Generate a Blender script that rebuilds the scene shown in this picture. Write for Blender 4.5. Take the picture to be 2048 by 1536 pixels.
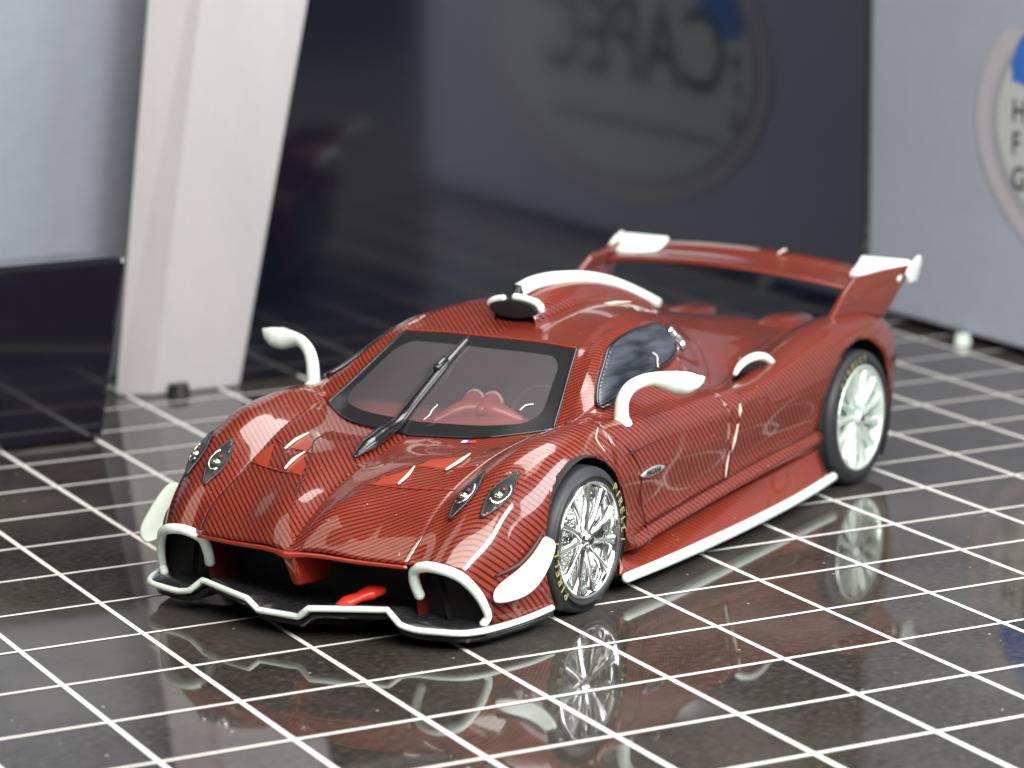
import bpy, bmesh, math, random
from mathutils import Vector, Matrix
from mathutils.bvhtree import BVHTree
import numpy as np
random.seed(7)
scn = bpy.context.scene
for o in list(bpy.data.objects): bpy.data.objects.remove(o)
scn.unit_settings.system = 'METRIC'
scn.unit_settings.scale_length = 1/64.0        # one unit = one metre of the full-size car, built here as a 1:64 model

# ------------------------------------------------------------------ camera
TH = math.radians(31.5)
CELL = 1/1.76                                   # side of one grid square of the shiny table top
def Q(x, y, z): return Vector((x, -y, z))       # car frame: x rearward, y to the car's left (near side), z up
DX = Vector((math.cos(TH), math.sin(TH)))       # car x axis expressed on the grid
GO = Vector((4.426517, 0.319729))
def G(a, b, z=0.0):                             # grid coordinates (in squares; z in squares) -> world
    da, db = a-GO.x, b-GO.y
    x = (da*math.cos(TH)+db*math.sin(TH))*CELL
    y = (da*math.sin(TH)-db*math.cos(TH))*CELL
    return Vector((x, -y, z*CELL))
cam = bpy.data.cameras.new('camera'); camo = bpy.data.objects.new('camera', cam); scn.collection.objects.link(camo)
scn.camera = camo
camo.matrix_world = Matrix((((0.5235175, 0.1795141, -0.8328890, -11.8167192), (-0.8519434, 0.0976301, -0.5144519, -7.8819613), (-0.0110364, 0.9788989, 0.2040469, 3.9073157), (0.0000000, 0.0000000, 0.0000000, 1.0000000))))
cam.sensor_width = 36; cam.lens = 110.4914
cam.clip_start = 0.1; cam.clip_end = 400
cam.dof.use_dof = True; cam.dof.focus_distance = 14.1; cam.dof.aperture_fstop = 0.88

# ------------------------------------------------------------------ world, lamps, exposure
w = bpy.data.worlds.new('World'); scn.world = w; w.use_nodes = True
bg = w.node_tree.nodes['Background']; bg.inputs[0].default_value = (0.50, 0.46, 0.44, 1); bg.inputs[1].default_value = 0.17
scn.view_settings.view_transform = 'Standard'; scn.view_settings.look = 'None'
scn.view_settings.exposure = 0.0; scn.view_settings.gamma = 1
def area(name, loc, target, sx, sy, power, col):
    l = bpy.data.lights.new(name, 'AREA'); l.shape = 'RECTANGLE'; l.size = sx; l.size_y = sy; l.energy = power; l.color = col
    o = bpy.data.objects.new(name, l); scn.collection.objects.link(o); o.location = loc
    o.rotation_euler = (Vector(target)-Vector(loc)).to_track_quat('-Z', 'Y').to_euler()
    return o
area('lamp_window', (-8.0, -9.0, 12.0), (0.8, 0, .4), 12, 9, 3600, (1.0, .96, .90))
area('lamp_side', (8.0, -14, 8.5), (1.5, 0, .4), 10, 5, 1900, (.92, .97, 1.0))
area('lamp_top', (7.0, -1.0, 13.0), (1.6, 0, 0), 8, 6, 1300, (1.0, .99, .97))
def bar(name, p, q, wd, power, col, target):
    o = area(name, (Vector(p)+Vector(q))/2, target, (Vector(q)-Vector(p)).length, wd, power, col)
    z = ((Vector(p)+Vector(q))/2-Vector(target)).normalized(); x = (Vector(q)-Vector(p)).normalized(); x = (x-z*x.dot(z)).normalized(); y = z.cross(x)
    o.rotation_euler = Matrix((x, y, z)).transposed().to_euler()
bar('lamp_tube', (.3, -6.1, 5.3), (-4.2, -6.15, 3.6), 1.15, 560, (1.0, 1.0, .96), (-.5, -.85, .45))
area('lamp_bounce', (-3.2, 2.6, 6.4), (-.7, -.2, .5), 3.0, 4.6, 120, (1.0, .86, .72))
area('lamp_bounce', (2.7, -2.9, 6.9), (-.2, -.8, .7), 2.6, 1.8, 60, (1.0, .88, .76))

# ------------------------------------------------------------------ material helpers
def mat(name, col=(.5,.5,.5), rough=.4, metal=0, coat=0, spec=.5, ior=None, emit=None):
    m = bpy.data.materials.new(name); m.use_nodes = True
    b = m.node_tree.nodes['Principled BSDF']
    b.inputs['Base Color'].default_value = (*col, 1); b.inputs['Roughness'].default_value = rough
    b.inputs['Metallic'].default_value = metal; b.inputs['Coat Weight'].default_value = coat
    b.inputs['Coat Roughness'].default_value = .04
    b.inputs['Specular IOR Level'].default_value = spec
    if ior: b.inputs['IOR'].default_value = ior
    return m
class NT:
    def __init__(s, m): s.t = m.node_tree; s.b = s.t.nodes['Principled BSDF']
    def n(s, typ, **kw):
        nd = s.t.nodes.new(typ)
        for k, v in kw.items():
            if k.startswith('i_'): nd.inputs[int(k[2:])].default_value = v
            else: setattr(nd, k, v)
        return nd
    def l(s, a, b): s.t.links.new(a, b)
    def m(s, op, a, b=None, c=None, clamp=False):
        nd = s.n('ShaderNodeMath', operation=op); nd.use_clamp = clamp
        for i, v in enumerate((a, b, c)):
            if v is None: continue
            if isinstance(v, (int, float)): nd.inputs[i].default_value = v
            else: s.l(v, nd.inputs[i])
        return nd.outputs[0]
    def ramp(s, fac, stops, interp='LINEAR'):
        r = s.n('ShaderNodeValToRGB'); r.color_ramp.interpolation = interp
        while len(r.color_ramp.elements) < len(stops): r.color_ramp.elements.new(.5)
        for e, (p, c) in zip(r.color_ramp.elements, stops):
            e.position = p; e.color = (*c, 1) if len(c) == 3 else c
        s.l(fac, r.inputs[0]); return r.outputs[0]
    def noise(s, scale, detail=3, vec=None, rough=.5):
        nd = s.n('ShaderNodeTexNoise'); nd.inputs['Scale'].default_value = scale; nd.inputs['Detail'].default_value = detail
        nd.inputs['Roughness'].default_value = rough
        if vec is not None: s.l(vec, nd.inputs['Vector'])
        return nd.outputs[0]
    def mix(s, fac, a, b):
        nd = s.n('ShaderNodeMix', data_type='RGBA')
        if isinstance(fac, (int, float)): nd.inputs[0].default_value = fac
        else: s.l(fac, nd.inputs[0])
        for i, v in ((6, a), (7, b)):
            if isinstance(v, tuple): nd.inputs[i].default_value = (*v, 1)
            else: s.l(v, nd.inputs[i])
        return nd.outputs[2]
    def bump(s, h, strength=.1, dist=.01):
        nd = s.n('ShaderNodeBump'); nd.inputs['Strength'].default_value = strength; nd.inputs['Distance'].default_value = dist
        s.l(h, nd.inputs['Height']); s.l(nd.outputs[0], s.b.inputs['Normal']); return nd

def carbon(name, kind='uv', stripe=1.0):
    m = mat(name, (.4,.03,.02), .36, coat=.85, spec=.2); t = NT(m)
    t.b.inputs['Coat Roughness'].default_value = .05
    if kind == 'uv':
        uv = t.n('ShaderNodeUVMap'); uv.uv_map = 'wrap'; sx = t.n('ShaderNodeSeparateXYZ'); t.l(uv.outputs[0], sx.inputs[0])
        U, V = sx.outputs[0], sx.outputs[1]
    else:
        tc = t.n('ShaderNodeTexCoord'); sx = t.n('ShaderNodeSeparateXYZ'); t.l(tc.outputs['Object'], sx.inputs[0])
        V = sx.outputs[0]; U = t.m('SUBTRACT', t.m('ABSOLUTE', sx.outputs[1]), sx.outputs[2])
    geo = t.n('ShaderNodeTexCoord'); gx = t.n('ShaderNodeSeparateXYZ'); t.l(geo.outputs['Object'], gx.inputs[0])
    ay = t.m('SMOOTH_MIN', t.m('ABSOLUTE', gx.outputs[1]), .80, .06)
    s = t.m('ADD', t.m('SUBTRACT', gx.outputs[0], t.m('MULTIPLY', ay, 1.22)), t.m('MULTIPLY', gx.outputs[2], .95))
    s = t.m('ADD', s, t.m('MULTIPLY', t.noise(1.2, 1), .004))
    st = t.m('SINE', t.m('MULTIPLY', s, 2*math.pi/.0385))
    q = t.m('ADD', t.m('ADD', t.m('MULTIPLY', gx.outputs[0], 1.0), ay), t.m('MULTIPLY', gx.outputs[2], -.9))
    cr = t.m('SINE', t.m('MULTIPLY', q, 2*math.pi/.0165))
    st2 = t.m('ADD', st, t.m('MULTIPLY', cr, .20))
    base = t.mix(t.noise(6, 3), (.180,.022,.011), (.245,.033,.016))
    col = t.ramp(t.m('MULTIPLY_ADD', st2, .5, .5), [(.16, (1,1,1)), (.46, (0,0,0))])
    c = t.mix(t.m('MULTIPLY', col, stripe), base, (.032,.006,.005))
    speck = t.ramp(t.noise(38, 2, geo.outputs['Object'], .6), [(.745, (0,0,0)), (.765, (1,1,1))])
    c = t.mix(t.m('MULTIPLY', speck, .6), c, (.62,.50,.44))
    t.l(c, t.b.inputs['Base Color'])
    t.bump(t.m('ADD', t.m('MULTIPLY', t.noise(3.2, 2, geo.outputs['Object']), 1.0), t.m('MULTIPLY', t.noise(80, 2, geo.outputs['Object']), .03)), .06, .02)
    bp = [n for n in t.t.nodes if n.type == 'BUMP'][0]
    t.l(bp.outputs[0], t.b.inputs['Coat Normal'])
    return m
M = {}
M['carbon'] = carbon('red_carbon')
M['carbon_obj'] = carbon('red_carbon_parts', 'obj')
M['carbon_skirt'] = carbon('red_carbon_skirt', 'uv', .50)
M['red'] = mat('red_plastic', (.27,.022,.012), .25, coat=.9)
M['dred'] = mat('vent_red', (.27,.028,.012), .4, coat=.3)
M['white'] = mat('white_paint', (.75,.86,.80), .30, coat=.3)
M['black'] = mat('black_gloss', (.008,.008,.011), .18, coat=.4)
M['matte'] = mat('black_matte', (.008,.008,.009), .5)
M['inside'] = mat('interior_dark', (.010,.008,.009), .7)
M['rubber'] = mat('rubber', (.022,.024,.029), .5, spec=.4)
M['chrome'] = mat('chrome', (.86,.88,.87), .09, metal=1)
M['chrome_lit'] = mat('chrome_painted_sheen', (.72,.82,.77), .25, metal=.55)  # chrome's bright reflection put into a pale, less metallic colour
M['disc'] = mat('brake_metal', (.80,.82,.81), .16, metal=1)
M['disc_lit'] = mat('brake_metal_painted_sheen', (.66,.76,.71), .30, metal=.45)  # pale colour carries the reflection of the bright metal
for k, sc_b, st_b in (('disc', 22, .9), ('disc_lit', 17, .8), ('chrome_lit', 20, .35)):
    t = NT(M[k]) if k in M else NT(M['chrome_lit']); t.bump(t.noise(sc_b, 2), st_b, .02)
M['hl_black'] = mat('headlight_black', (.022,.022,.024), .28, coat=.3)
M['steel'] = mat('dark_steel', (.06,.06,.065), .35, metal=.8)
M['tow'] = mat('tow_red', (.80,.035,.02), .35, coat=.3)
M['yellow'] = mat('tyre_yellow', (.27,.255,.08), .6)
M['dashred'] = mat('dash_red', (.40,.075,.055), .4, coat=.4)
M['maroon'] = mat('duct_maroon', (.10,.010,.008), .4, coat=.4)
M['silver'] = mat('silver_badge', (.55,.56,.57), .3, metal=.7)
M['chip_glint'] = mat('worn_edge_glint', (.62,.52,.45), .4)  # worn paint edges; on the hood vent lips it paints a highlight
M['seam'] = mat('seam_dark', (.05,.004,.004), .5)
for k in ('rubber', 'matte', 'white'):
    t = NT(M[k]); t.bump(t.noise(70 if k != 'white' else 14, 3), .12, .01)
M['splitter'] = mat('splitter_black', (.010,.010,.012), .22, coat=.4)
t = NT(M['splitter'])
t.l(t.ramp(t.noise(45, 4), [(.45, (.010,.010,.012)), (.78, (.03,.03,.034)), (.86, (.16,.15,.15))]), t.b.inputs['Base Color'])
t.l(t.ramp(t.noise(8, 3), [(.3, (.12,)*3), (.7, (.38,)*3)]), t.b.inputs['Roughness'])

# ------------------------------------------------------------------ mesh helpers
def link(o, parent=None):
    scn.collection.objects.link(o)
    if parent is not None: o.parent = parent
    return o
def mesh_obj(name, verts, faces, m, parent=None, smooth=True, mirror=False, label=None):
    me = bpy.data.meshes.new(name)
    vs = [tuple(v) for v in verts]
    me.from_pydata(vs, [], [tuple(f) for f in faces]); me.update()
    if m is not None: me.materials.append(m)
    bm = bmesh.new(); bm.from_mesh(me)
    bmesh.ops.recalc_face_normals(bm, faces=bm.faces); bm.to_mesh(me); bm.free()
    if smooth: me.polygons.foreach_set('use_smooth', [True]*len(me.polygons))
    o = bpy.data.objects.new(name, me); link(o, parent)
    if label: o['label'] = label
    return o
def flipy(pts): return [Vector((p[0], -p[1], p[2])) for p in pts]
def catmull(P, n=8, closed=False, sharp=()):
    P = [Vector(p) for p in P]; N = len(P); out = []
    seg = N if closed else N-1
    def tan(i, side):
        if not closed and (i == 0 or i == N-1 or i in sharp):
            j = i+side
            j = max(0, min(N-1, j)); return (P[j]-P[i])*side
        a, b, c = P[(i-1) % N], P[i], P[(i+1) % N]
        d1 = (b-a).length+1e-9; d2 = (c-b).length+1e-9
        v = ((b-a)/d1*d2+(c-b)/d2*d1)/(d1+d2)         # unit-ish velocity
        return v*(d2 if side > 0 else d1)
    for i in range(seg):
        a, b = P[i], P[(i+1) % N]
        ta, tb = tan(i, 1), tan((i+1) % N, -1)
        for k in range(n):
            t = k/n; t2, t3 = t*t, t*t*t
            out.append(a*(2*t3-3*t2+1)+ta*(t3-2*t2+t)+b*(-2*t3+3*t2)+tb*(t3-t2))
    if not closed: out.append(P[-1])
    return out
def tube(name, P, r, m, parent, n=8, seg=10, closed=False, flat=1.0, smoothp=True, up=Vector((0,0,1)), sharp=(), caps=True, label=None):
    """sweep of an ellipse along points; r = number or list (per control point)"""
    rl = r if isinstance(r, (list, tuple)) else [r]*len(P)
    C = catmull(P, n, closed, sharp) if smoothp else [Vector(p) for p in P]
    N = len(C)
    def rad(i):
        if not smoothp: return rl[i]
        t = i/n; a = int(t); a2 = min(a+1, len(rl)-1) if not closed else (a+1) % len(rl); a = min(a, len(rl)-1)
        f = t-int(t)
        return rl[a]*(1-f)+rl[a2]*f
    vs, fs = [], []
    for i, c in enumerate(C):
        a = C[i-1] if (i > 0 or closed) else C[i]; b = C[(i+1) % N] if (i < N-1 or closed) else C[i]
        t = (b-a).normalized(); s = t.cross(up)
        if s.length < 1e-3: s = t.cross(Vector((1, 0, 0)))
        s.normalize(); u = s.cross(t).normalized(); R = rad(i)
        for k in range(seg):
            an = 2*math.pi*k/seg
            vs.append(c+s*(R*math.cos(an))+u*(R*flat*math.sin(an)))
    for i in range(N if closed else N-1):
        for k in range(seg):
            j = (i+1) % N
            fs.append((i*seg+k, i*seg+(k+1) % seg, j*seg+(k+1) % seg, j*seg+k))
    if not closed and caps:
        for e, ii in ((0, 0), (1, N-1)):
            a = C[0]-C[1] if e == 0 else C[-1]-C[-2]; a.normalize()
            base = ii*seg; R = rad(ii)
            # domed end
            ring = list(range(base, base+seg)); cpt = C[ii]
            r2 = []
            for k in ring:
                vs.append(cpt+(vs[k]-cpt)*.6+a*R*.55); r2.append(len(vs)-1)
            for k in range(seg): fs.append((ring[k], ring[(k+1) % seg], r2[(k+1) % seg], r2[k]))
            vs.append(cpt+a*R*.75); top = len(vs)-1
            for k in range(seg): fs.append((r2[k], r2[(k+1) % seg], top))
    return mesh_obj(name, vs, fs, m, parent, label=label)
def plate(name, P, thick, m, parent, bevel=0.0, smooth=False, label=None):
    """P = list of rows (grid of points) -> sheet with thickness along its normal"""
    R, Cn = len(P), len(P[0]); vs = [Vector(p) for row in P for p in row]; fs = []
    for i in range(R-1):
        for j in range(Cn-1): fs.append((i*Cn+j, i*Cn+j+1, (i+1)*Cn+j+1, (i+1)*Cn+j))
    o = mesh_obj(name, vs, fs, m, parent, smooth=True, label=label)
    s = o.modifiers.new('thick', 'SOLIDIFY'); s.thickness = thick; s.offset = 0
    if bevel:
        b = o.modifiers.new('bev', 'BEVEL'); b.width = bevel; b.segments = 2; b.limit_method = 'ANGLE'; b.angle_limit = math.radians(40)
    return o
def prism(name, poly, d, m, parent, bevel=0.0, label=None):
    """closed polygon (3D points, planar) extruded by vector d"""
    n = len(poly); vs = [Vector(p) for p in poly]+[Vector(p)+Vector(d) for p in poly]
    fs = [tuple(range(n)), tuple(range(2*n-1, n-1, -1))]+[(i, (i+1) % n, n+(i+1) % n, n+i) for i in range(n)]
    o = mesh_obj(name, vs, fs, m, parent, smooth=False, label=label)
    if bevel:
        b = o.modifiers.new('bev', 'BEVEL'); b.width = bevel; b.segments = 3; b.limit_method = 'ANGLE'; b.angle_limit = math.radians(30)
        o.data.polygons.foreach_set('use_smooth', [True]*len(o.data.polygons))
    return o
def lathe(name, prof, m, parent, seg=48, center=(0,0,0), label=None):
    """profile (r, y) turned about the car's y axis, centre in car frame"""
    cx, cy, cz = center; vs, fs = [], []; n = len(prof)
    for k in range(seg):
        a = 2*math.pi*k/seg
        for r, y in prof: vs.append(Q(cx+r*math.cos(a), cy+y, cz+r*math.sin(a)))
    for k in range(seg):
        for i in range(n-1): fs.append((k*n+i, k*n+i+1, ((k+1) % seg)*n+i+1, ((k+1) % seg)*n+i))
    return mesh_obj(name, vs, fs, m, parent, label=label)
def thing(name, label, cat, loc=(0,0,0), group=None):
    o = bpy.data.objects.new(name, None); o.empty_display_size = .2; link(o); o.location = loc
    o['label'] = label; o['category'] = cat
    if group: o['group'] = group
    return o
def text_mesh(txt, m, parent, name, size, extr=.0015, bold=True):
    cu = bpy.data.curves.new('tmp', 'FONT'); cu.body = txt; cu.size = size; cu.extrude = extr; cu.align_x = 'CENTER'; cu.align_y = 'CENTER'
    if bold: cu.offset = size*.012
    o = bpy.data.objects.new('tmp', cu); scn.collection.objects.link(o)
    dg = bpy.context.evaluated_depsgraph_get(); me = bpy.data.meshes.new_from_object(o.evaluated_get(dg))
    bpy.data.objects.remove(o); me.name = name; me.materials.clear(); me.materials.append(m)
    r = bpy.data.objects.new(name, me); link(r, parent); return r

# ================================================================== THE CAR
car = thing('toy_car', 'glossy red carbon-look model sports car with white trim on the gridded black table top', 'toy car')

# control net: stations (front to back) x feature lines (centre to sill), near half
NET = [
 [(-.955,0,.372),(-.940,.07,.385),(-.895,.35,.375),(-.850,.562,.368),(-.835,.60,.362),(-.825,.72,.372),(-.79,.80,.345),(-.735,.86,.270),(-.705,.885,.200),(-.69,.89,.160),(-.685,.89,.13),(-.68,.885,.105)],
 [(-.82,0,.462),(-.83,.075,.497),(-.78,.35,.462),(-.751,.575,.462),(-.72,.63,.480),(-.70,.73,.508),(-.665,.84,.468),(-.625,.915,.360),(-.60,.945,.260),(-.60,.95,.190),(-.59,.95,.15),(-.59,.945,.105)],
 [(-.62,0,.560),(-.60,.155,.606),(-.60,.38,.572),(-.607,.562,.546),(-.58,.62,.572),(-.55,.73,.618),(-.53,.85,.585),(-.50,.925,.470),(-.48,.958,.340),(-.48,.965,.230),(-.48,.965,.16),(-.48,.96,.105)],
 [(-.42,0,.625),(-.39,.25,.670),(-.40,.43,.645),(-.40,.562,.632),(-.38,.62,.668),(-.36,.74,.722),(-.34,.865,.692),(-.33,.945,.580),(-.32,.975,.450),(-.32,.98,.300),(-.32,.98,.2),(-.32,.975,.110)],
 [(-.20,0,.668),(-.20,.365,.694),(-.20,.47,.686),(-.22,.578,.695),(-.20,.64,.732),(-.18,.76,.782),(-.16,.865,.760),(-.15,.945,.660),(-.14,.978,.530),(-.14,.985,.350),(-.14,.985,.22),(-.14,.98,.110)],
 [(-.06,0,.690),(-.03,.36,.702),(.04,.50,.712),(.08,.617,.750),(.05,.68,.775),(.03,.78,.808),(.03,.875,.785),(.03,.945,.700),(.03,.976,.600),(.03,.985,.400),(.03,.985,.25),(.03,.98,.110)],
 [(.03,0,.703),(.09,.38,.722),(.28,.628,.748),(.31,.67,.770),(.29,.71,.785),(.26,.79,.810),(.26,.875,.788),(.26,.935,.715),(.26,.963,.610),(.27,.970,.420),(.28,.955,.25),(.30,.975,.095)],
 [(.28,0,.835),(.31,.34,.835),(.43,.582,.838),(.46,.655,.865),(.46,.755,.828),(.46,.82,.795),(.48,.89,.775),(.48,.940,.705),(.48,.957,.600),(.48,.952,.400),(.50,.905,.24),(.50,.995,.090)],
 [(.52,0,.950),(.53,.30,.948),(.58,.535,.935),(.63,.612,.965),(.66,.760,.845),(.66,.835,.785),(.68,.90,.765),(.68,.943,.700),(.68,.955,.590),(.68,.946,.380),(.70,.885,.235),(.70,1.0,.085)],
 [(.765,0,1.043),(.765,.27,1.043),(.745,.485,1.036),(.82,.560,1.045),(.90,.755,.862),(.90,.835,.772),(.90,.905,.752),(.90,.945,.690),(.90,.955,.580),(.90,.943,.365),(.90,.875,.235),(.90,1.005,.080)],
 [(1.10,0,1.100),(1.10,.26,1.108),(1.08,.45,1.102),(1.12,.535,1.080),(1.15,.742,.878),(1.15,.835,.762),(1.15,.905,.742),(1.15,.945,.680),(1.15,.953,.570),(1.15,.942,.372),(1.15,.872,.245),(1.15,1.005,.078)],
 [(1.38,0,1.112),(1.38,.25,1.118),(1.37,.42,1.104),(1.40,.520,1.062),(1.38,.700,.885),(1.38,.805,.750),(1.38,.895,.735),(1.38,.945,.680),(1.38,.953,.570),(1.38,.943,.392),(1.38,.880,.265),(1.38,1.005,.078)],
 [(1.68,0,1.075),(1.68,.23,1.080),(1.68,.385,1.045),(1.70,.485,.965),(1.66,.625,.800),(1.66,.745,.700),(1.66,.860,.735),(1.66,.945,.700),(1.66,.955,.590),(1.66,.946,.415),(1.66,.895,.290),(1.66,1.0,.080)],
 [(2.02,0,1.000),(2.02,.20,.985),(2.02,.34,.925),(2.02,.440,.840),(2.02,.560,.735),(2.00,.680,.700),(2.00,.800,.765),(2.00,.925,.745),(2.00,.962,.630),(2.00,.953,.450),(2.00,.920,.320),(2.00,.99,.085)],
 [(2.40,0,.915),(2.40,.18,.890),(2.40,.31,.830),(2.40,.420,.775),(2.40,.530,.745),(2.38,.660,.785),(2.38,.800,.832),(2.38,.925,.800),(2.38,.970,.670),(2.38,.966,.480),(2.38,.955,.34),(2.38,.97,.100)],
 [(2.82,0,.825),(2.82,.17,.805),(2.82,.30,.770),(2.82,.410,.752),(2.82,.520,.775),(2.82,.650,.830),(2.82,.800,.868),(2.82,.930,.835),(2.82,.985,.700),(2.82,.990,.500),(2.82,.985,.34),(2.82,.98,.120)],
 [(3.20,0,.755),(3.20,.17,.745),(3.20,.30,.735),(3.20,.410,.740),(3.20,.520,.775),(3.20,.650,.818),(3.20,.790,.842),(3.18,.900,.812),(3.17,.960,.700),(3.17,.970,.520),(3.17,.965,.36),(3.17,.95,.160)],
 [(3.42,0,.705),(3.42,.17,.700),(3.42,.30,.700),(3.42,.410,.712),(3.42,.520,.745),(3.42,.650,.780),(3.41,.780,.790),(3.40,.870,.752),(3.38,.925,.660),(3.37,.930,.520),(3.35,.925,.36),(3.33,.91,.200)],
]
NET = [[Vector(p) for p in r] for r in NET]
LOW = {7:(.255,.185),8:(.268,.195),9:(.283,.208),10:(.300,.222),11:(.315,.235),12:(.332,.250),13:(.352,.272),14:(.378,.300)}
for i_, (z9, z10) in LOW.items(): NET[i_][9].z = z9-.008; NET[i_][10].z = z10-.040
for i_, r_ in enumerate(NET):                       # rolled edge below the doors
    k_ = max(0, min(1, (i_-5)/2))*max(0, min(1, (15-i_)/1.5))
    a_, b_ = r_[9], r_[10]; mid_ = a_.lerp(b_, .5)
    roll = Vector((a_.x, a_.y+.012, a_.z-.040)); r_[9] = Vector((a_.x, a_.y-.016*k_, a_.z)); r_.insert(10, mid_.lerp(roll, k_))
    r_[11].y -= .032*k_
NS, NL = len(NET), len(NET[0]); SU = 8
LSHARP = {2, 3, 11} 
def col_sharp(v):               # sharp stations for a longitudinal curve at cross parameter v
    return {6, 9} if v <= 2.6 else set()
rows = []
for r in NET: rows.append(catmull(r, SU, sharp=LSHARP))      # NS x (NL-1)*SU+1
NV = len(rows[0]); grid = [None]*NV
for j in range(NV):
    v = j/SU
    grid[j] = catmull([rows[i][j] for i in range(NS)], SU, sharp=col_sharp(v))
NU = len(grid[0])
S = np.array([[[*grid[j][i]] for j in range(NV)] for i in range(NU)])      # [u][v][3] car frame, near side
# wrapped texture coordinates: arc length across, arc length along
arcU = np.zeros((NU, NV)); 
for j in range(1, NV): arcU[:, j] = arcU[:, j-1]+np.linalg.norm(S[:, j]-S[:, j-1], axis=1)
arcV = np.zeros((NU, NV))
for i in range(1, NU): arcV[i] = arcV[i-1]+np.linalg.norm(S[i]-S[i-1], axis=1)
arcV = .6*arcV+.4*S[:, :, 0]
FC, RC = (0.0, .335, .372), (2.82, .355, .415)               # wheel arch circles (x, z, r)
def inarch(p, c): return p[1] > .72 and (p[0]-c[0])**2+(p[2]-c[1])**2 < c[2]**2
PW = {}                                                       # snapped positions
def region(iu, iv):
    u, v = (iu+.5)/SU, (iv+.5)/SU
    p = (S[iu, iv]+S[iu+1, iv]+S[iu, iv+1]+S[iu+1, iv+1])/4
    if inarch(p, FC) or inarch(p, RC): return None
    if 6 <= u < 9 and v < 2: return 'windscreen'
    if u < 6 and v < 3: return 'hood'
    if p[0] < .30 and v >= 3 and u < 7.2: return 'front_fender'
    if u < 14 and v < 3.9: return 'roof' if u < 12.4 else 'engine_cover'
    if p[0] < 1.43-.25*max(0, p[2]-.55)**1 and v >= 3.9:
        return 'door' if v < 9 else 'sill' if v < 11 else 'side_skirt'
    if v >= 9 and p[0] < 2.45: return 'sill' if v < 11 else 'side_skirt'
    if v < 5: return 'engine_cover'
    return 'rear_fender'
faces = {}
for iu in range(NU-1):
    for iv in range(NV-1):
        k = region(iu, iv)
        if k: faces.setdefault(k, []).append((iu, iv))
# snap arch boundaries to the circle
allf = set(f for L in faces.values() for f in L)
for iu in range(NU-1):
    for iv in range(NV-1):
        if (iu, iv) in allf: continue
        for (a, b) in ((iu, iv), (iu+1, iv), (iu, iv+1), (iu+1, iv+1)):
            nb = [(a-1, b-1), (a, b-1), (a-1, b), (a, b)]
            if any(n in allf for n in nb):
                p = S[a, b]
                for c in (FC, RC):
                    if (p[0]-c[0])**2+(p[2]-c[1])**2 < (c[2]+.06)**2 and p[1] > .7:
                        d = np.array([p[0]-c[0], p[2]-c[1]]); L = np.linalg.norm(d)
                        d = d/L*c[2]; q = p.copy(); q[0] = c[0]+d[0]; q[2] = c[1]+d[1]; PW[(a, b)] = q
def build_panel(name, key, side, m, label=None, thick=.010):
    F = faces[key]; idx = {}; vs = []; uvs = []; fs = []
    def vid(a, b):
        if (a, b) not in idx:
            p = PW.get((a, b), S[a, b]); y = p[1] if side > 0 else -p[1]
            idx[(a, b)] = len(vs); vs.append(Q(p[0], y, p[2])); uvs.append((arcU[a, b], arcV[a, b]))
        return idx[(a, b)]
    for sd in ((side,) if side else (1, -1)):
        if side == 0:
            off = len(vs)
            idx2 = {}
            def vid2(a, b, sd=sd):
                key2 = (a, b, 0 if b == 0 else sd)
                if key2 not in idx2:
                    if b == 0 and (a, b) in idx: idx2[key2] = idx[(a, b)]
                    else:
                        p = PW.get((a, b), S[a, b]); i_ = len(vs)
                        vs.append(Q(p[0], p[1]*sd, p[2])); uvs.append((arcU[a, b], arcV[a, b])); idx2[key2] = i_
                        if b == 0: idx[(a, b)] = i_
                return idx2[key2]
            for (a, b) in F: fs.append((vid2(a, b), vid2(a+1, b), vid2(a+1, b+1), vid2(a, b+1))[::-sd])
        else:
            for (a, b) in F: fs.append((vid(a, b), vid(a+1, b), vid(a+1, b+1), vid(a, b+1))[::-sd])
    me = bpy.data.meshes.new(name); me.from_pydata([tuple(v) for v in vs], [], fs); me.update()
    me.materials.append(m)
    uvl = me.uv_layers.new(name='wrap')
    for lp in me.loops: uvl.data[lp.index].uv = uvs[lp.vertex_index]
    me.polygons.foreach_set('use_smooth', [True]*len(me.polygons))
    o = bpy.data.objects.new(name, me); link(o, car)
    if thick:
        s = o.modifiers.new('thick', 'SOLIDIFY'); s.thickness = thick; s.offset = -1
    if label: o['label'] = label
    return o
parts = {}
for key in faces:
    if key == 'windscreen': continue
    if key in ('hood', 'roof', 'engine_cover'): parts[key] = build_panel(key, key, 0, M['carbon'])
    else:
        for sd in (1, -1): parts[(key, sd)] = build_panel(key, key, sd, M['carbon_skirt' if key == 'side_skirt' else 'carbon'])
# custom split normals would be lost by the solidify; sharp creases come from the net itself
for o in [o for o in car.children]:
    try: o.data.set_sharp_from_angle(angle=math.radians(28))
    except Exception: pass

# BVH of the near body half for draping details on it
bv, bf = [], []
for iu in range(NU):
    for iv in range(NV): bv.append(Vector(PW.get((iu, iv), S[iu, iv])))
for iu in range(NU-1):
    for iv in range(NV-1): bf.append((iu*NV+iv, (iu+1)*NV+iv, (iu+1)*NV+iv+1, iu*NV+iv+1))
BV = BVHTree.FromPolygons(bv, bf)
def hit(p, d):
    r = BV.ray_cast(Vector(p), Vector(d)); return r
def surf_side(x, z, off=.004):
    r = hit((x, 1.6, z), (0, -1, 0))
    if r[0] is None: return Vector((x, .95, z))
    n = r[1]; n = n if n.y > 0 else -n
    return r[0]+n*off
def surf_win(x, z, off=.004):
    r = hit((x, 1.6, z), (0, -1, 0))
    return r[0]+Vector((0, off*.8, off*.6)) if r[0] is not None else Vector((x, .9, z))
def surf_top(x, y, off=.004):
    r = hit((x, y, 2), (0, 0, -1))
    if r[0] is None: return Vector((x, y, .7))
    n = r[1]; n = n if n.z > 0 else -n
    return r[0]+n*off
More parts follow.
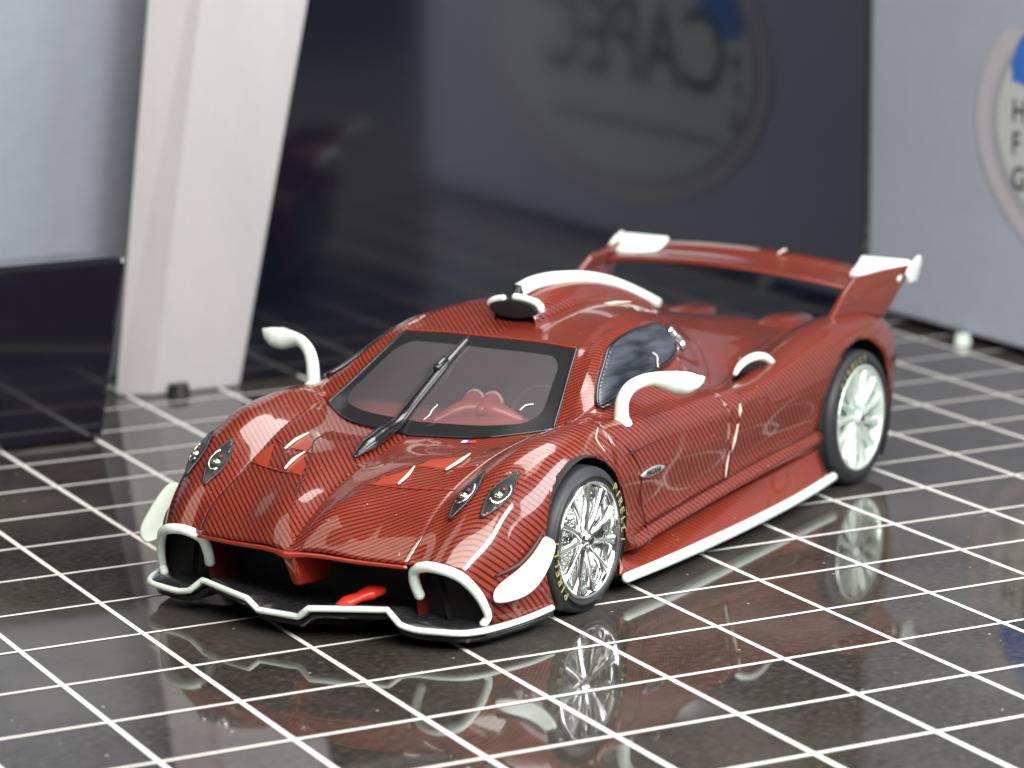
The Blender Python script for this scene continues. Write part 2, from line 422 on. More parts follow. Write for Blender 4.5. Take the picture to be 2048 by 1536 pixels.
def drape(name, poly, fn, m, parent, off=.004, sd=1, cell=.02, thick=0, label=None, smooth_poly=0):
    """fill a 2D polygon, subdivide it finely and lay it on the body"""
    if smooth_poly:
        poly = [(p.x, p.y) for p in catmull([(a, b, 0) for a, b in poly], smooth_poly, closed=True)]
    bm = bmesh.new(); vs = [bm.verts.new((a, b, 0)) for a, b in poly]; bm.faces.new(vs)
    mn = [min(p[i] for p in poly) for i in (0, 1)]; mx = [max(p[i] for p in poly) for i in (0, 1)]
    for ax in (0, 1):
        k = mn[ax]+cell
        while k < mx[ax]:
            co = [0, 0, 0]; co[ax] = k; no = [0, 0, 0]; no[ax] = 1
            bmesh.ops.bisect_plane(bm, geom=bm.verts[:]+bm.edges[:]+bm.faces[:], plane_co=co, plane_no=no); k += cell
    for v in bm.verts:
        p = fn(v.co.x, v.co.y, off); v.co = Q(p.x, p.y*sd, p.z)
    bmesh.ops.recalc_face_normals(bm, faces=bm.faces)
    me = bpy.data.meshes.new(name); bm.to_mesh(me); bm.free(); me.materials.append(m)
    me.polygons.foreach_set('use_smooth', [True]*len(me.polygons))
    o = bpy.data.objects.new(name, me); link(o, parent)
    if thick:
        s = o.modifiers.new('thick', 'SOLIDIFY'); s.thickness = thick; s.offset = 0
    if label: o['label'] = label
    return o

# ================================================================== CAR DETAILS
for o in car.children:                                        # dark lining on the inner side of the shell
    o.data.materials.append(M['inside'])
    for s in o.modifiers:
        if s.type == 'SOLIDIFY': s.material_offset = 1
def top3(L, off=.004, sd=1): return [(lambda p: Q(p.x, p.y*sd, p.z))(surf_top(a, b, off)) for a, b in L]
def side3(L, off=.003, sd=1): return [(lambda p: Q(p.x, p.y*sd, p.z))(surf_side(a, b, off)) for a, b in L]
def qs(L, sd=1): return [Q(a, b*sd, c) for a, b, c in L]

# ---- windscreen (curved glass with a printed black border) and side windows
def windscreen():
    u0, u1, v1 = 6*SU, 9*SU, 2*SU; vs, fs, uv = [], [], []
    cols = list(range(-v1, v1+1))
    for i in range(u0, u1+1):
        for j in cols:
            p = S[i, abs(j)]; vs.append(Q(p[0]+.002, p[1]*(1 if j > 0 else -1), p[2]+.004)); uv.append((j/v1, (i-u0)/(u1-u0)))
    n = len(cols)
    for i in range(u1-u0):
        for j in range(n-1): fs.append((i*n+j, i*n+j+1, (i+1)*n+j+1, (i+1)*n+j))
    m = mat('windscreen_glass', (.55,.5,.5), .04, spec=.6); t = NT(m)
    U = t.n('ShaderNodeUVMap'); U.uv_map = 'w'; sx = t.n('ShaderNodeSeparateXYZ'); t.l(U.outputs[0], sx.inputs[0])
    # rounded box distance of the clear area
    hx, r = .87, .17
    ax = t.m('SUBTRACT', t.m('ABSOLUTE', t.m('SUBTRACT', sx.outputs[0], 0.0)), hx-r)
    ay = t.m('SUBTRACT', t.m('ABSOLUTE', t.m('MULTIPLY', t.m('SUBTRACT', sx.outputs[1], .49), 1.0)), .375-r)
    ax = t.m('MAXIMUM', ax, 0.0); ay = t.m('MAXIMUM', ay, 0.0)
    d = t.m('SQRT', t.m('ADD', t.m('MULTIPLY', ax, ax), t.m('MULTIPLY', ay, ay)))
    edge = t.m('GREATER_THAN', d, r)
    tr = t.n('ShaderNodeBsdfTransparent'); tr.inputs[0].default_value = (.92, .88, .90, 1)
    gl = t.n('ShaderNodeBsdfGlossy'); gl.inputs['Roughness'].default_value = .03
    df = t.n('ShaderNodeBsdfDiffuse'); df.inputs[0].default_value = (.50, .45, .50, 1)
    mx0 = t.n('ShaderNodeMixShader'); mx0.inputs[0].default_value = .13; t.l(tr.outputs[0], mx0.inputs[1]); t.l(df.outputs[0], mx0.inputs[2])
    fr = t.n('ShaderNodeFresnel'); fr.inputs[0].default_value = 1.5
    mx = t.n('ShaderNodeMixShader'); t.l(fr.outputs[0], mx.inputs[0]); t.l(mx0.outputs[0], mx.inputs[1]); t.l(gl.outputs[0], mx.inputs[2])
    t.b.inputs['Base Color'].default_value = (.016, .016, .018, 1); t.b.inputs['Roughness'].default_value = .12
    mx2 = t.n('ShaderNodeMixShader'); t.l(edge, mx2.inputs[0]); t.l(mx.outputs[0], mx2.inputs[1]); t.l(t.b.outputs[0], mx2.inputs[2])
    t.l(mx2.outputs[0], t.t.nodes['Material Output'].inputs[0])
    o = mesh_obj('windscreen', vs, fs, m, car)
    uvl = o.data.uv_layers.new(name='w')
    for lp in o.data.loops: uvl.data[lp.index].uv = uv[lp.vertex_index]
    # rubber and paint edge around the glass
    base = [Q(*(lambda p: (p[0], p[1]*(1 if j > 0 else -1), p[2]+.004))(S[u0, abs(j)])) for j in range(-v1, v1+1, 2)]
    tube('windscreen_seal', base, .007, M['black'], o, n=2, seg=6)
    topl = [Q(S[u1, abs(j)][0]-.003, S[u1, abs(j)][1]*(1 if j > 0 else -1), S[u1, abs(j)][2]+.004) for j in range(-v1, v1+1, 2)]
    tube('windscreen_edge', topl, .006, M['red'], o, n=2, seg=6)
    for sd in (1, -1):
        sl = [Q(S[i, v1][0], S[i, v1][1]*sd, S[i, v1][2]+.003) for i in range(u0, u1+1, 2)]
        tube('windscreen_seal', sl, .008, M['black'], o, n=2, seg=6)
    return o
windscreen()
WIN = [(.470,.832),(.54,.872),(.63,.920),(.75,.977),(.85,1.020),(.97,1.044),(1.12,1.056),(1.30,1.052),(1.40,1.045),(1.46,1.01),(1.455,.955),(1.36,.928),(1.02,.893),(.70,.853)]
M['sideglass'] = mat('side_glass', (.020,.023,.030), .16, spec=.7)
t = NT(M['sideglass']); t.l(t.ramp(t.noise(4.5, 4), [(.35, (.012,.014,.02)), (.7, (.06,.07,.09))]), t.b.inputs['Base Color'])
t.l(t.ramp(t.noise(3, 3), [(.3, (.10,)*3), (.7, (.35,)*3)]), t.b.inputs['Roughness'])
for sd in (1, -1):
    w_ = drape('side_window', WIN, surf_win, M['sideglass'], car, .014, sd, thick=.008, cell=.012)
    wd_ = catmull([Vector((a, b, 0)) for a, b in WIN], 4, closed=True)
    tube('window_frame', [(lambda p: Q(p.x, p.y*sd, p.z))(surf_win(a.x, a.y, .012)) for a in wd_], .010, M['black'], w_, n=1, seg=6, closed=True)

# ---- hood: vents, seams, lip, keel
NOSE = [(-.96,0,.362),(-.945,.07,.368),(-.90,.35,.360),(-.857,.562,.354)]
hl = qs(NOSE[::-1], -1)+qs(NOSE[1:])
tube('nose_lip', hl, [.009,.010,.012,.020,.012,.010,.009], M['red'], parts['hood'], n=8, seg=8)
kv = qs([(-.960,.036,.362),(-.960,-.036,.362),(-.62,-.05,.46),(-.62,.05,.46),(-.895,.024,.205),(-.895,-.024,.205),(-.68,-.05,.190),(-.68,.05,.190)])
k_ = mesh_obj('nose_keel', kv, [(0,1,2,3),(4,5,6,7),(0,1,5,4),(1,2,6,5),(2,3,7,6),(3,0,4,7)], M['red'], car)
b_ = k_.modifiers.new('bev', 'BEVEL'); b_.width = .02; b_.segments = 4; k_.data.polygons.foreach_set('use_smooth', [True]*6)
V1 = [(-.566,.196),(-.500,.212),(-.433,.268),(-.388,.300),(-.45,.306),(-.520,.302),(-.540,.27)]
V2 = [(-.362,.303),(-.292,.322),(-.205,.396),(-.150,.440),(-.23,.442),(-.332,.434),(-.345,.38)]
for sd in (1, -1):
    for Vp in (V1, V2): drape('hood_vent', Vp, surf_top, M['dred'], parts['hood'], .002, sd)
    tube('vent_lip_glint', top3([(-.524,.308),(-.455,.312),(-.380,.300)], .009, sd), [.006,.009,.004], M['chip_glint'], parts['hood'], n=5, seg=6)  # pale colour paints the highlight along the louvre lips
    tube('vent_lip_glint', top3([(-.338,.440),(-.235,.450),(-.145,.446)], .009, sd), [.006,.009,.004], M['chip_glint'], parts['hood'], n=5, seg=6)
    tube('louvre_edge', top3([(-.567,.190),(-.54,.31),(-.50,.425),(-.452,.553)], .003, sd), .0045, M['red'], parts['hood'], n=5, seg=6)
    tube('louvre_edge', top3([(-.378,.27),(-.343,.36),(-.311,.45),(-.25,.555)], .002, sd), .0035, M['red'], parts['hood'], n=5, seg=6)
    tube('hood_groove', top3([(-.72,.122),(-.656,.147),(-.59,.176)], .002, sd), [.001,.0065,.001], M['seam'], parts['hood'], n=5, seg=6)
    tube('hood_seam', top3([(-.93,.062),(-.75,.101),(-.585,.163),(-.387,.258),(-.20,.365),(-.05,.37)], .001, sd), .0028, M['seam'], parts['hood'], n=6, seg=6)
drape('hood_duct', [(-.42,.560),(-.29,.535),(-.36,.50),(-.496,.425),(-.475,.506)], surf_top, M['dred'], parts['hood'], .003, -1)
# small tricolour badge at the foot of the windscreen
for (x0, y0, c) in ((.004,.300,'white'), (.006,.322,'blue'), (.012,.345,'tow')):
    if c == 'blue': M['blue'] = mat('badge_blue', (.10,.06,.55), .4)
    drape('hood_badge', [(x0,y0),(x0+.028,y0),(x0+.030,y0+.024),(x0+.004,y0+.024)], surf_top, M[c], parts['hood'], .004)

# ---- headlights: two spindle shaped pods on each fender
def headlight(b, tp, wd, sd):
    b, tp = Vector(b), Vector(tp); d = tp-b; n2 = Vector((-d.y, d.x)).normalized()
    prof = [(0, .0), (.12, .38), (.3, .82), (.48, 1), (.66, .86), (.84, .46), (1, 0)]
    c2 = b+d*.50; r = hit((c2.x, c2.y, 2), (0, 0, -1)); c = r[0]
    A3, B3 = surf_top(*tp, 0), surf_top(*b, 0); ax = (A3-B3).normalized(); L_ = (A3-B3).length
    e1 = surf_top(c2.x-n2.x*.05, c2.y-n2.y*.05, 0); e2 = surf_top(c2.x+n2.x*.05, c2.y+n2.y*.05, 0)
    n = ax.cross((e2-e1).normalized()).normalized(); n = n if n.z > 0 else -n
    ay = n.cross(ax).normalized()
    def fnl(u, v, off):
        o_ = c+ax*u+ay*v; h_ = hit(o_+n*.3, -n)
        return (h_[0] if h_[0] is not None else o_)+n*off
    poly = [((t_-.5)*L_, wd*k) for t_, k in prof]+[((t_-.5)*L_, -wd*k) for t_, k in prof[-2:0:-1]]
    hd = drape('headlight', poly, fnl, M['hl_black'], car, .010, sd, thick=.010, cell=.012)
    pts = [(lambda p: Q(p.x, p.y*sd, p.z))(fnl(a_, b_, .013)) for a_, b_ in poly]; tube('headlight_rim', pts, .0045, M['steel'], hd, n=2, seg=6, closed=True)
    def ring(name, rr, ri, off, m, seg=28, ex=1.5, sh=0, a0=0, a1=1.0):
        vs, fs = [], []
        for k in range(seg):
            a = 2*math.pi*(a0+(a1-a0)*k/seg)
            for q_ in (rr, ri):
                p = c+n*off+ax*(q_*ex*math.cos(a)+sh)+ay*(q_*math.sin(a)); vs.append(Q(p.x, p.y*sd, p.z))
        for k in range(seg if a1-a0 > .99 else seg-1): fs.append((2*k, 2*k+1, (2*((k+1) % seg))+1, 2*((k+1) % seg)))
        o = mesh_obj(name, vs, fs, m, hd); s_ = o.modifiers.new('t', 'SOLIDIFY'); s_.thickness = .006; s_.offset = 0; return o
    ring('reflector', wd*.84, .001, .015, M['inside'], ex=1.7)
    ring('bezel', wd*.95, wd*.78, .019, M['chrome'], ex=1.75, a0=.06, a1=.62)
    vs = [];
    bm = bmesh.new(); bmesh.ops.create_uvsphere(bm, u_segments=20, v_segments=12, radius=wd*.56)
    p = c+n*.018-ax*wd*.42
    for v in bm.verts: v.co = Vector((v.co.x, v.co.y, v.co.z*.7))+Q(p.x, p.y*sd, p.z)
    me_ = bpy.data.meshes.new('lens'); bm.to_mesh(me_); bm.free(); me_.materials.append(M['chrome'])
    me_.polygons.foreach_set('use_smooth', [True]*len(me_.polygons)); link(bpy.data.objects.new('lens', me_), hd)
    bm = bmesh.new(); bmesh.ops.create_uvsphere(bm, u_segments=16, v_segments=10, radius=wd*.34)
    p = c+n*.016+ax*wd*.55
    for v in bm.verts: v.co = Vector((v.co.x, v.co.y, v.co.z*.6))+Q(p.x, p.y*sd, p.z)
    me_ = bpy.data.meshes.new('bulb'); bm.to_mesh(me_); bm.free(); me_.materials.append(M['maroon'])
    me_.polygons.foreach_set('use_smooth', [True]*len(me_.polygons)); link(bpy.data.objects.new('bulb', me_), hd)
for sd in (1, -1):
    headlight((-.668,.668), (-.405,.690), .042, sd)
    headlight((-.624,.802), (-.360,.838), .042, sd)

# ---- front end: dark mouth, daylight-lamp surrounds, splitter, canards, tow strap
def wall(name, pts, m, parent=car, smooth=False):
    return mesh_obj(name, pts, [tuple(range(len(pts)))], m, parent, smooth=smooth)
cav = mesh_obj('nose_cavity', qs([(-.60,-.86,.09),(-.60,.86,.09),(-.58,.60,.50),(-.58,.0,.53),(-.58,-.60,.50),(-.55,-.86,.40)]+[(-.56,.86,.40)]), [(0,1,6,2,3,4,5)], M['matte'], car, smooth=False)
for sd in (1, -1):
    wall('duct_wall', qs([(-.77,.565,.11),(-.80,.565,.34),(-.58,.55,.48),(-.55,.55,.10)], sd), M['maroon'])
    wall('duct_vane', qs([(-.74,.70,.11),(-.76,.655,.33),(-.72,.655,.33),(-.70,.70,.11)], sd), M['steel'])
    wall('duct_back', qs([(-.66,.55,.10),(-.66,.90,.10),(-.66,.86,.34),(-.69,.56,.40)], sd), M['inside'])
    D_ = [(-.765,.571,.205),(-.790,.562,.27),(-.812,.575,.330),(-.832,.640,.362),(-.832,.730,.362),(-.805,.800,.335),(-.765,.848,.275),(-.728,.880,.195),(-.712,.886,.140),(-.722,.868,.108)]
    tube('lamp_surround', qs(D_, sd), [.024,.025,.024,.024,.024,.024,.022,.020,.018,.020], M['white'], car, n=6, seg=12)
    PL = [[(-.700,.905,.260),(-.655,.930,.300),(-.57,.960,.335),(-.48,.980,.385),(-.41,.982,.440),(-.385,.982,.440)],
          [(-.730,.925,.238),(-.680,.965,.250),(-.590,1.01,.280),(-.500,1.030,.340),(-.415,1.030,.415),(-.380,1.01,.430)],
          [(-.735,.930,.215),(-.700,.970,.210),(-.620,1.050,.235),(-.520,1.068,.305),(-.430,1.065,.395),(-.390,1.04,.425)]]
    if sd < 0:                                       # the far one is bent further outwards
        PL = [PL[0], [(a, b+.02, c+.01) for a, b, c in PL[1]], [(a, b+.055*(1-abs(k-1.6)/5), c+.03) for k, (a, b, c) in enumerate(PL[2])]]
    cn = plate('canard', [[Q(a, b*sd, c) for a, b, c in r] for r in PL], .022, M['white'], car)
    sb = cn.modifiers.new('sub', 'SUBSURF'); sb.levels = 2; sb.render_levels = 2
    tube('canard_root', qs([(-.67,.905,.318),(-.57,.955,.350),(-.48,.972,.400),(-.40,.980,.462)], sd), [.006,.012,.012,.006], M['seam'], car, n=4, seg=6)
TR = [(-.33,.985,.100),(-.50,.975,.098),(-.675,.935,.094),(-.780,.900,.094),(-.850,.850,.095),(-.890,.750,.096),(-.915,.600,.102),(-.920,.568,.112),(-.912,.500,.166),(-.970,.350,.163),(-1.032,.165,.156),(-1.028,.108,.110)]
full = TR+[(a, -b, c) for a, b, c in TR[::-1]]
# dense outline, then a plate running back to the axle
outl = catmull([Vector(p) for p in full], 4, sharp={7, 8, 10, 11, 12, 13, 15, 16})
inner = [Vector((-.30, p.y*.93 if abs(p.y) > .3 else p.y, .085)) for p in outl]
mid = [a.lerp(b, .35) for a, b in zip(outl, inner)]
for p in mid: p.z = .5*p.z+.5*.100
sp = plate('splitter', [[Q(*p) for p in outl], [Q(*p) for p in mid], [Q(*p) for p in inner]], .022, M['splitter'], car)
plate('splitter_base', [[Q(p.x+.03, p.y*.985, p.z-.034) for p in outl], [Q(p.x, p.y*.98, .062) for p in inner]], .030, M['splitter'], sp)
tube('splitter_trim', [Q(p.x-.004, p.y, p.z+.004) for p in outl], .0145, M['white'], sp, smoothp=False, seg=10)
tube('tow_strap', qs([(-.885,.205,.128),(-.84,.235,.150),(-.80,.265,.165),(-.75,.300,.180),(-.71,.330,.185)]), [.024,.046,.036,.052,.034], M['tow'], car, n=5, seg=10, flat=.6)
drape_pts = None

# ---- side: skirt trim, seams, badge, intake trims, chrome vents
def sk(x): return surf_side(x, .11, 0)
for sd in (1, -1):
    SK = [(.30,1.0,.090),(.60,1.015,.088),(1.10,1.022,.085),(1.60,1.018,.084),(2.10,1.005,.090),(2.50,.985,.105)]
    tube('skirt_trim', qs(SK, sd), [.024,.026,.027,.026,.025,.024], M['white'], car, n=6, seg=12)
    dr = parts[('door', sd)]
    tube('door_seam', side3([(1.575,.717),(1.512,.670),(1.497,.592),(1.462,.477),(1.448,.322)], .001, sd), .004, M['seam'], dr, n=6, seg=6)
    tube('door_seam', side3([(.33,.735),(.434,.650),(.47,.610),(.54,.513),(.56,.430),(.62,.262)], .001, sd), .004, M['seam'], dr, n=6, seg=6)
    tube('door_seam', side3([(.62,.254),(.85,.271),(1.10,.289),(1.30,.301),(1.44,.310)], .002, sd), .0028, M['seam'], dr, n=6, seg=6)
    tube('side_crease', side3([(.36,.640),(.45,.648),(.60,.652),(.72,.655)], .002, sd), [.001,.005,.003,.001], M['seam'], dr, n=5, seg=6)
    tube('fender_seam', side3([(.205,.700),(.185,.748),(.26,.787)], .002, sd), .0035, M['chip_glint'], parts[('front_fender', sd)], n=6, seg=6)
    tube('sill_seam', side3([(.62,.262),(.60,.20),(.535,.13)], .002, sd), .0035, M['seam'], dr, n=5, seg=6)
    tube('paint_chip', side3([(1.513,.672),(1.505,.640),(1.502,.610)], .002, sd), [.004,.010,.004], M['chip_glint'], dr, n=5, seg=6)
    tube('paint_chip', side3([(1.49,.575),(1.472,.49),(1.452,.40),(1.42,.322)], .002, sd), [.004,.010,.006,.003], M['chip_glint'], dr, n=5, seg=6)
    bd = drape('door_badge', [(.515+.112*(1+math.cos(a)), .522+.023*math.sin(a)*(1-.25*abs(math.cos(a)))) for a in [2*math.pi*k/24 for k in range(24)]], surf_side, M['silver'], car, .008, sd, thick=.012)
    tm = text_mesh('PAGANI', M['steel'], bd, 'badge_lettering', .036)
    for v in tm.data.vertices:
        x, yy, zz = v.co; p = surf_side(.627+x*1.05*(1), .522+yy, .016+zz*.5); v.co = Q(p.x, p.y*sd, p.z)
    A_ = [(1.745,.805,.765),(1.78,.81,.795),(1.84,.820,.818),(1.92,.832,.825),(2.01,.840,.803),(2.07,.845,.762),(2.10,.85,.725)]
    tube('intake_trim', qs(A_, sd), [.012,.017,.020,.022,.022,.021,.016], M['white'], car, n=5, seg=10)
    prism('intake_mouth', qs([(1.79,.80,.76),(1.84,.82,.80),(1.93,.835,.805),(2.00,.845,.78),(2.06,.85,.74)], sd), Q(.02, -.06*sd, -.05)-Q(0,0,0), M['inside'], car)
# chrome mesh vents behind the side windows
for sd in (1, -1):
    vp = [(1.53,.98),(1.60,1.005),(1.68,.965),(1.70,.905),(1.64,.880),(1.57,.92)]
    rec = drape('quarter_vent', [(a, b) for a, b in vp], surf_side, M['inside'], car, .004, sd, smooth_poly=4)
    rr = random.Random(3)
    for k in range(7):
        tt = k/6; x = 1.565+.095*tt+rr.uniform(-.012, .012); z = .975-.075*tt+rr.uniform(-.01, .01)
        p = surf_side(x, z, .010); bm = bmesh.new(); bmesh.ops.create_icosphere(bm, subdivisions=2, radius=.02)
        for v in bm.verts: v.co = Vector((v.co.x*1.1, v.co.y*.6, v.co.z*(1.2+.5*rr.random())))+Q(p.x, p.y*sd, p.z)
        me_ = bpy.data.meshes.new('vent_mesh'); bm.to_mesh(me_); bm.free(); me_.materials.append(M['chrome'])
        me_.polygons.foreach_set('use_smooth', [True]*len(me_.polygons)); link(bpy.data.objects.new('vent_mesh', me_), rec)

# ---- door mirrors on curved stalks
for sd in (1, -1):
    m_ = tube('door_mirror', qs([(.50,.868,.770),(.497,.868,.815),(.500,.872,.870),(.515,.897,.925),(.538,.945,.960),(.560,1.000,.975),(.575,1.050,.972),(.585,1.105,.966),(.590,1.160,.968),(.597,1.205,.980),(.605,1.242,.997)], sd),
              [.042,.036,.034,.033,.032,.033,.044,.056,.054,.038,.008], M['white'], car, n=7, seg=18, up=Vector((1, .12, 0)), flat=.80)
    sb = m_.modifiers.new('smooth', 'SMOOTH'); sb.iterations = 6; sb.factor = .5
    tube('mirror_foot', qs([(.50,.868,.762),(.50,.868,.778)], sd), [.050,.044], M['white'], m_, n=2, seg=14, up=Vector((1, 0, 0)))
    gp = catmull([Q(.640+.01*math.cos(a), (1.135+.085*math.cos(a))*sd, .968+.043*math.sin(a)) for a in [2*math.pi*k/10 for k in range(10)]], 3, closed=True)
    prism('mirror_glass', gp, Q(-.012, 0, 0), M['chrome'], m_)

# ---- roof scoop
sec = [(.965,.125,1.175),(1.10,.140,1.205),(1.30,.140,1.215),(1.60,.115,1.190),(1.95,.080,1.110),(2.35,.025,.960)]
rows_ = []
for x, hw, zt in sec:
    zb = surf_top(x, 0, 0).z-.02; row = []
    for k in range(13):
        a = math.pi*k/12; row.append(Q(x, hw*math.cos(a), zb+(zt-zb)*math.sin(a)**.8))
    rows_.append(row)
dense = list(zip(*[catmull([r[k] for r in rows_], 5) for k in range(13)]))
sc_ = plate('roof_scoop', [list(r) for r in dense], .008, M['carbon_obj'], car)
bm_pts = [Q(.955, .135*math.cos(a), 1.150+.045*math.sin(a)) for a in [2*math.pi*k/28 for k in range(28)]]
prism('scoop_mouth', bm_pts, Q(.05,0,0), M['matte'], sc_, bevel=.006)
tube('scoop_trim', [Q(.975, .150*math.cos(a), 1.160+.048*math.sin(a)) for a in [math.pi*(-.12+k*.62/8) for k in range(9)]], [.010,.018,.020,.020,.019,.018,.018,.018,.018], M['white'], sc_, n=4, seg=8)
tube('scoop_trim', [Q(.965, .145*math.cos(a), 1.158+.045*math.sin(a)) for a in [math.pi*(.62+k*.36/5) for k in range(6)]], [.016,.016,.016,.014,.011,.006], M['white'], sc_, n=4, seg=8)
prism('scoop_post', [Q(.955, .028, 1.19), Q(.955, -.028, 1.19), Q(1.0, -.02, 1.262), Q(1.0, .02, 1.262)], Q(.05, 0, .004), M['black'], sc_, bevel=.006)
sp_ = [(1.015,1.232),(1.12,1.247),(1.30,1.246),(1.46,1.230),(1.64,1.203),(1.82,1.163),(2.02,1.100),(2.22,1.024),(2.41,.945)]
sv = catmull([Q(x, 0, z) for x, z in sp_], 5); vs, fs = [], []
for i, c in enumerate(sv):
    t_ = (sv[min(i+1, len(sv)-1)]-sv[max(i-1, 0)]).normalized(); u_ = Vector((-t_.z, 0, t_.x)); hh = .036*(1-.25*i/len(sv)); ww = .024
    for k in range(12):
        a = 2*math.pi*k/12; cx_, sx_ = math.cos(a), math.sin(a)
        vs.append(c+Vector((0, 1, 0))*ww*math.copysign(abs(cx_)**.5, cx_)+u_*hh*math.copysign(abs(sx_)**.5, sx_))
n_ = len(sv)
for i in range(n_-1):
    for k in range(12): fs.append((i*12+k, i*12+(k+1) % 12, (i+1)*12+(k+1) % 12, (i+1)*12+k))
fs += [tuple(range(12)), tuple(range((n_-1)*12, n_*12))]
mesh_obj('scoop_spine', vs, fs, M['white'], sc_)
for sd in (1, -1):
    tube('roof_chip', qs([(1.50,.20,1.108),(1.56,.235,1.106),(1.66,.26,1.096)], sd), [.006,.014,.006], M['chip_glint'], parts['roof'], n=4, seg=6, flat=.5)

# ---- engine cover bumps
for sd in (1, -1):
    bm = bmesh.new(); bmesh.ops.create_uvsphere(bm, u_segments=24, v_segments=14, radius=1)
    for v in bm.verts: v.co = Q(3.25+v.co.x*.30, (.30+v.co.y*.13)*sd, .715+v.co.z*.06)
    me_ = bpy.data.meshes.new('engine_bulge'); bm.to_mesh(me_); bm.free(); me_.materials.append(M['carbon_obj'])
    me_.polygons.foreach_set('use_smooth', [True]*len(me_.polygons)); link(bpy.data.objects.new('engine_bulge', me_), parts['engine_cover'])

# ---- wiper
wp = tube('wiper', qs([(-.33,-.06,.672),(-.20,-.07,.700),(-.06,-.085,.722),(.08,-.088,.752),(.20,-.09,.812),(.33,-.092,.874),(.455,-.095,.932),(.58,-.098,.985),(.70,-.10,1.035)]),
          [.010,.042,.046,.034,.031,.031,.032,.024,.018], M['black'], car, n=5, seg=8, flat=.75)
tube('wiper_blade', qs([(.30,-.108,.868),(.45,-.110,.932),(.60,-.112,.990),(.73,-.113,1.040)]), .011, M['matte'], wp, n=4, seg=6)
tube('wiper_joint', qs([(.42,-.095,.945),(.47,-.097,.962),(.50,-.098,.968)]), .022, M['black'], wp, n=3, seg=8)

# ---- cockpit
ds = []
for x, z in ((.10,.700),(.22,.735),(.34,.752),(.48,.735),(.52,.64)): ds.append(catmull([Q(x+.25*abs(y)**2, y, z-.02*abs(y)) for y in (-.60,-.3,0,.3,.60)], 5))
dash = plate('dashboard', ds, .01, M['dashred'], car)
for yy in (.085, .185):
    pod = tube('instrument_pod', qs([(.36,yy,.775),(.44,yy,.795),(.50,yy,.795)]), [.030,.046,.048], M['dashred'], dash, n=4, seg=16)
    tube('pod_ring', [Q(.475, yy+.049*math.cos(a), .797+.049*math.sin(a)) for a in [math.pi*(-.15+1.1*k/10) for k in range(11)]], .007, M['chip_glint'], dash, n=2, seg=6)
tube('dash_hump', qs([(.22,.02,.735),(.36,.10,.775),(.42,.24,.765),(.44,.36,.735)]), [.02,.05,.05,.02], M['dashred'], dash, n=5, seg=12)
tub = plate('cockpit_tub', [qs([(.45,-.62,.62),(.45,0,.60),(.45,.62,.62)]), qs([(.6,-.58,.30),(.6,0,.30),(.6,.58,.30)]), qs([(1.4,-.58,.30),(1.4,0,.30),(1.4,.58,.30)]), qs([(1.55,-.5,.98),(1.55,0,1.02),(1.55,.5,.98)])], .01, M['inside'], car)
for sd in (1, -1):
    plate('seat', [qs([(.75,.18,.42),(.75,.32,.40),(.75,.46,.42)], sd), qs([(1.15,.17,.44),(1.15,.32,.40),(1.15,.47,.44)], sd), qs([(1.30,.19,.70),(1.32,.32,.68),(1.30,.45,.70)], sd), qs([(1.40,.24,.93),(1.40,.32,.94),(1.40,.40,.93)], sd)], .06, M['matte'], car, bevel=.02)
tube('steering_wheel', [Q(.66+.06*math.sin(a), .32+.15*math.cos(a), .70+.14*math.sin(a)) for a in [2*math.pi*k/20 for k in range(20)]], .016, M['matte'], car, n=2, seg=6, closed=True)

# ---- rear fins and wing
for sd in (1, -1):
    F1 = [[(2.82,.79,.855),(3.05,.82,.850),(3.34,.86,.79)], [(2.90,.80,.930),(3.15,.83,.93),(3.44,.87,.88)], [(3.00,.80,.995),(3.27,.835,.995),(3.55,.885,.97)], [(3.10,.80,1.040),(3.37,.84,1.045),(3.64,.90,1.045)]]
    fr_ = [catmull([Q(a, b*sd, c) for a, b, c in r], 5) for r in F1]
    dn = list(zip(*[catmull([r[k] for r in fr_], 4) for k in range(len(fr_[0]))]))
    plate('wing_fin', [list(r) for r in dn], .035, M['carbon_obj'], car, bevel=.01)
WS = [(y_, 3.27+.03*abs(y_), 1.000-.075*(y_/.9)**2-.045*y_) for y_ in (-.82,-.6,-.3,0,.3,.6,.82)]
prof = [(0,0),(.03,.014),(.10,.018),(.20,.026),(.28,.048),(.32,.068),(.318,.056),(.20,.008),(.08,-.008),(.02,-.009)]
le = catmull([Vector((x, y, z)) for y, x, z in WS], 4); vs, fs = [], []
for c in le:
    for dx_, dz_ in prof: vs.append(Q(c.x+dx_, c.y, c.z+dz_))
npf = len(prof)
for i in range(len(le)-1):
    for k in range(npf): fs.append((i*npf+k, i*npf+(k+1) % npf, (i+1)*npf+(k+1) % npf, (i+1)*npf+k))
wing = mesh_obj('rear_wing', vs, fs, M['carbon_obj'], car)
for sd in (1, -1):
    pr = []
    for y in (.60, .70, .80, .895):
        dz_ = -.012*sd*y
        pr.append(qs([(3.47,y,.985+dz_),(3.52,y,1.005+dz_),(3.58,y,1.032+dz_),(3.63,y,1.066+dz_)], sd))
    plate('wing_tip', pr, .034, M['white'], wing, bevel=.010)
    ep = prism('wing_endplate', qs([(3.53,.915,.955),(3.50,.915,1.01),(3.56,.915,1.055),(3.66,.915,1.090),(3.68,.915,1.05),(3.62,.915,.955)], sd), Q(0, .022*sd, 0), M['white'], wing, bevel=.006)
tube('wing_chip', qs([(3.55,.13,1.05),(3.57,.15,1.068),(3.58,.16,1.072)]), .009, M['chip_glint'], wing, n=3, seg=6)

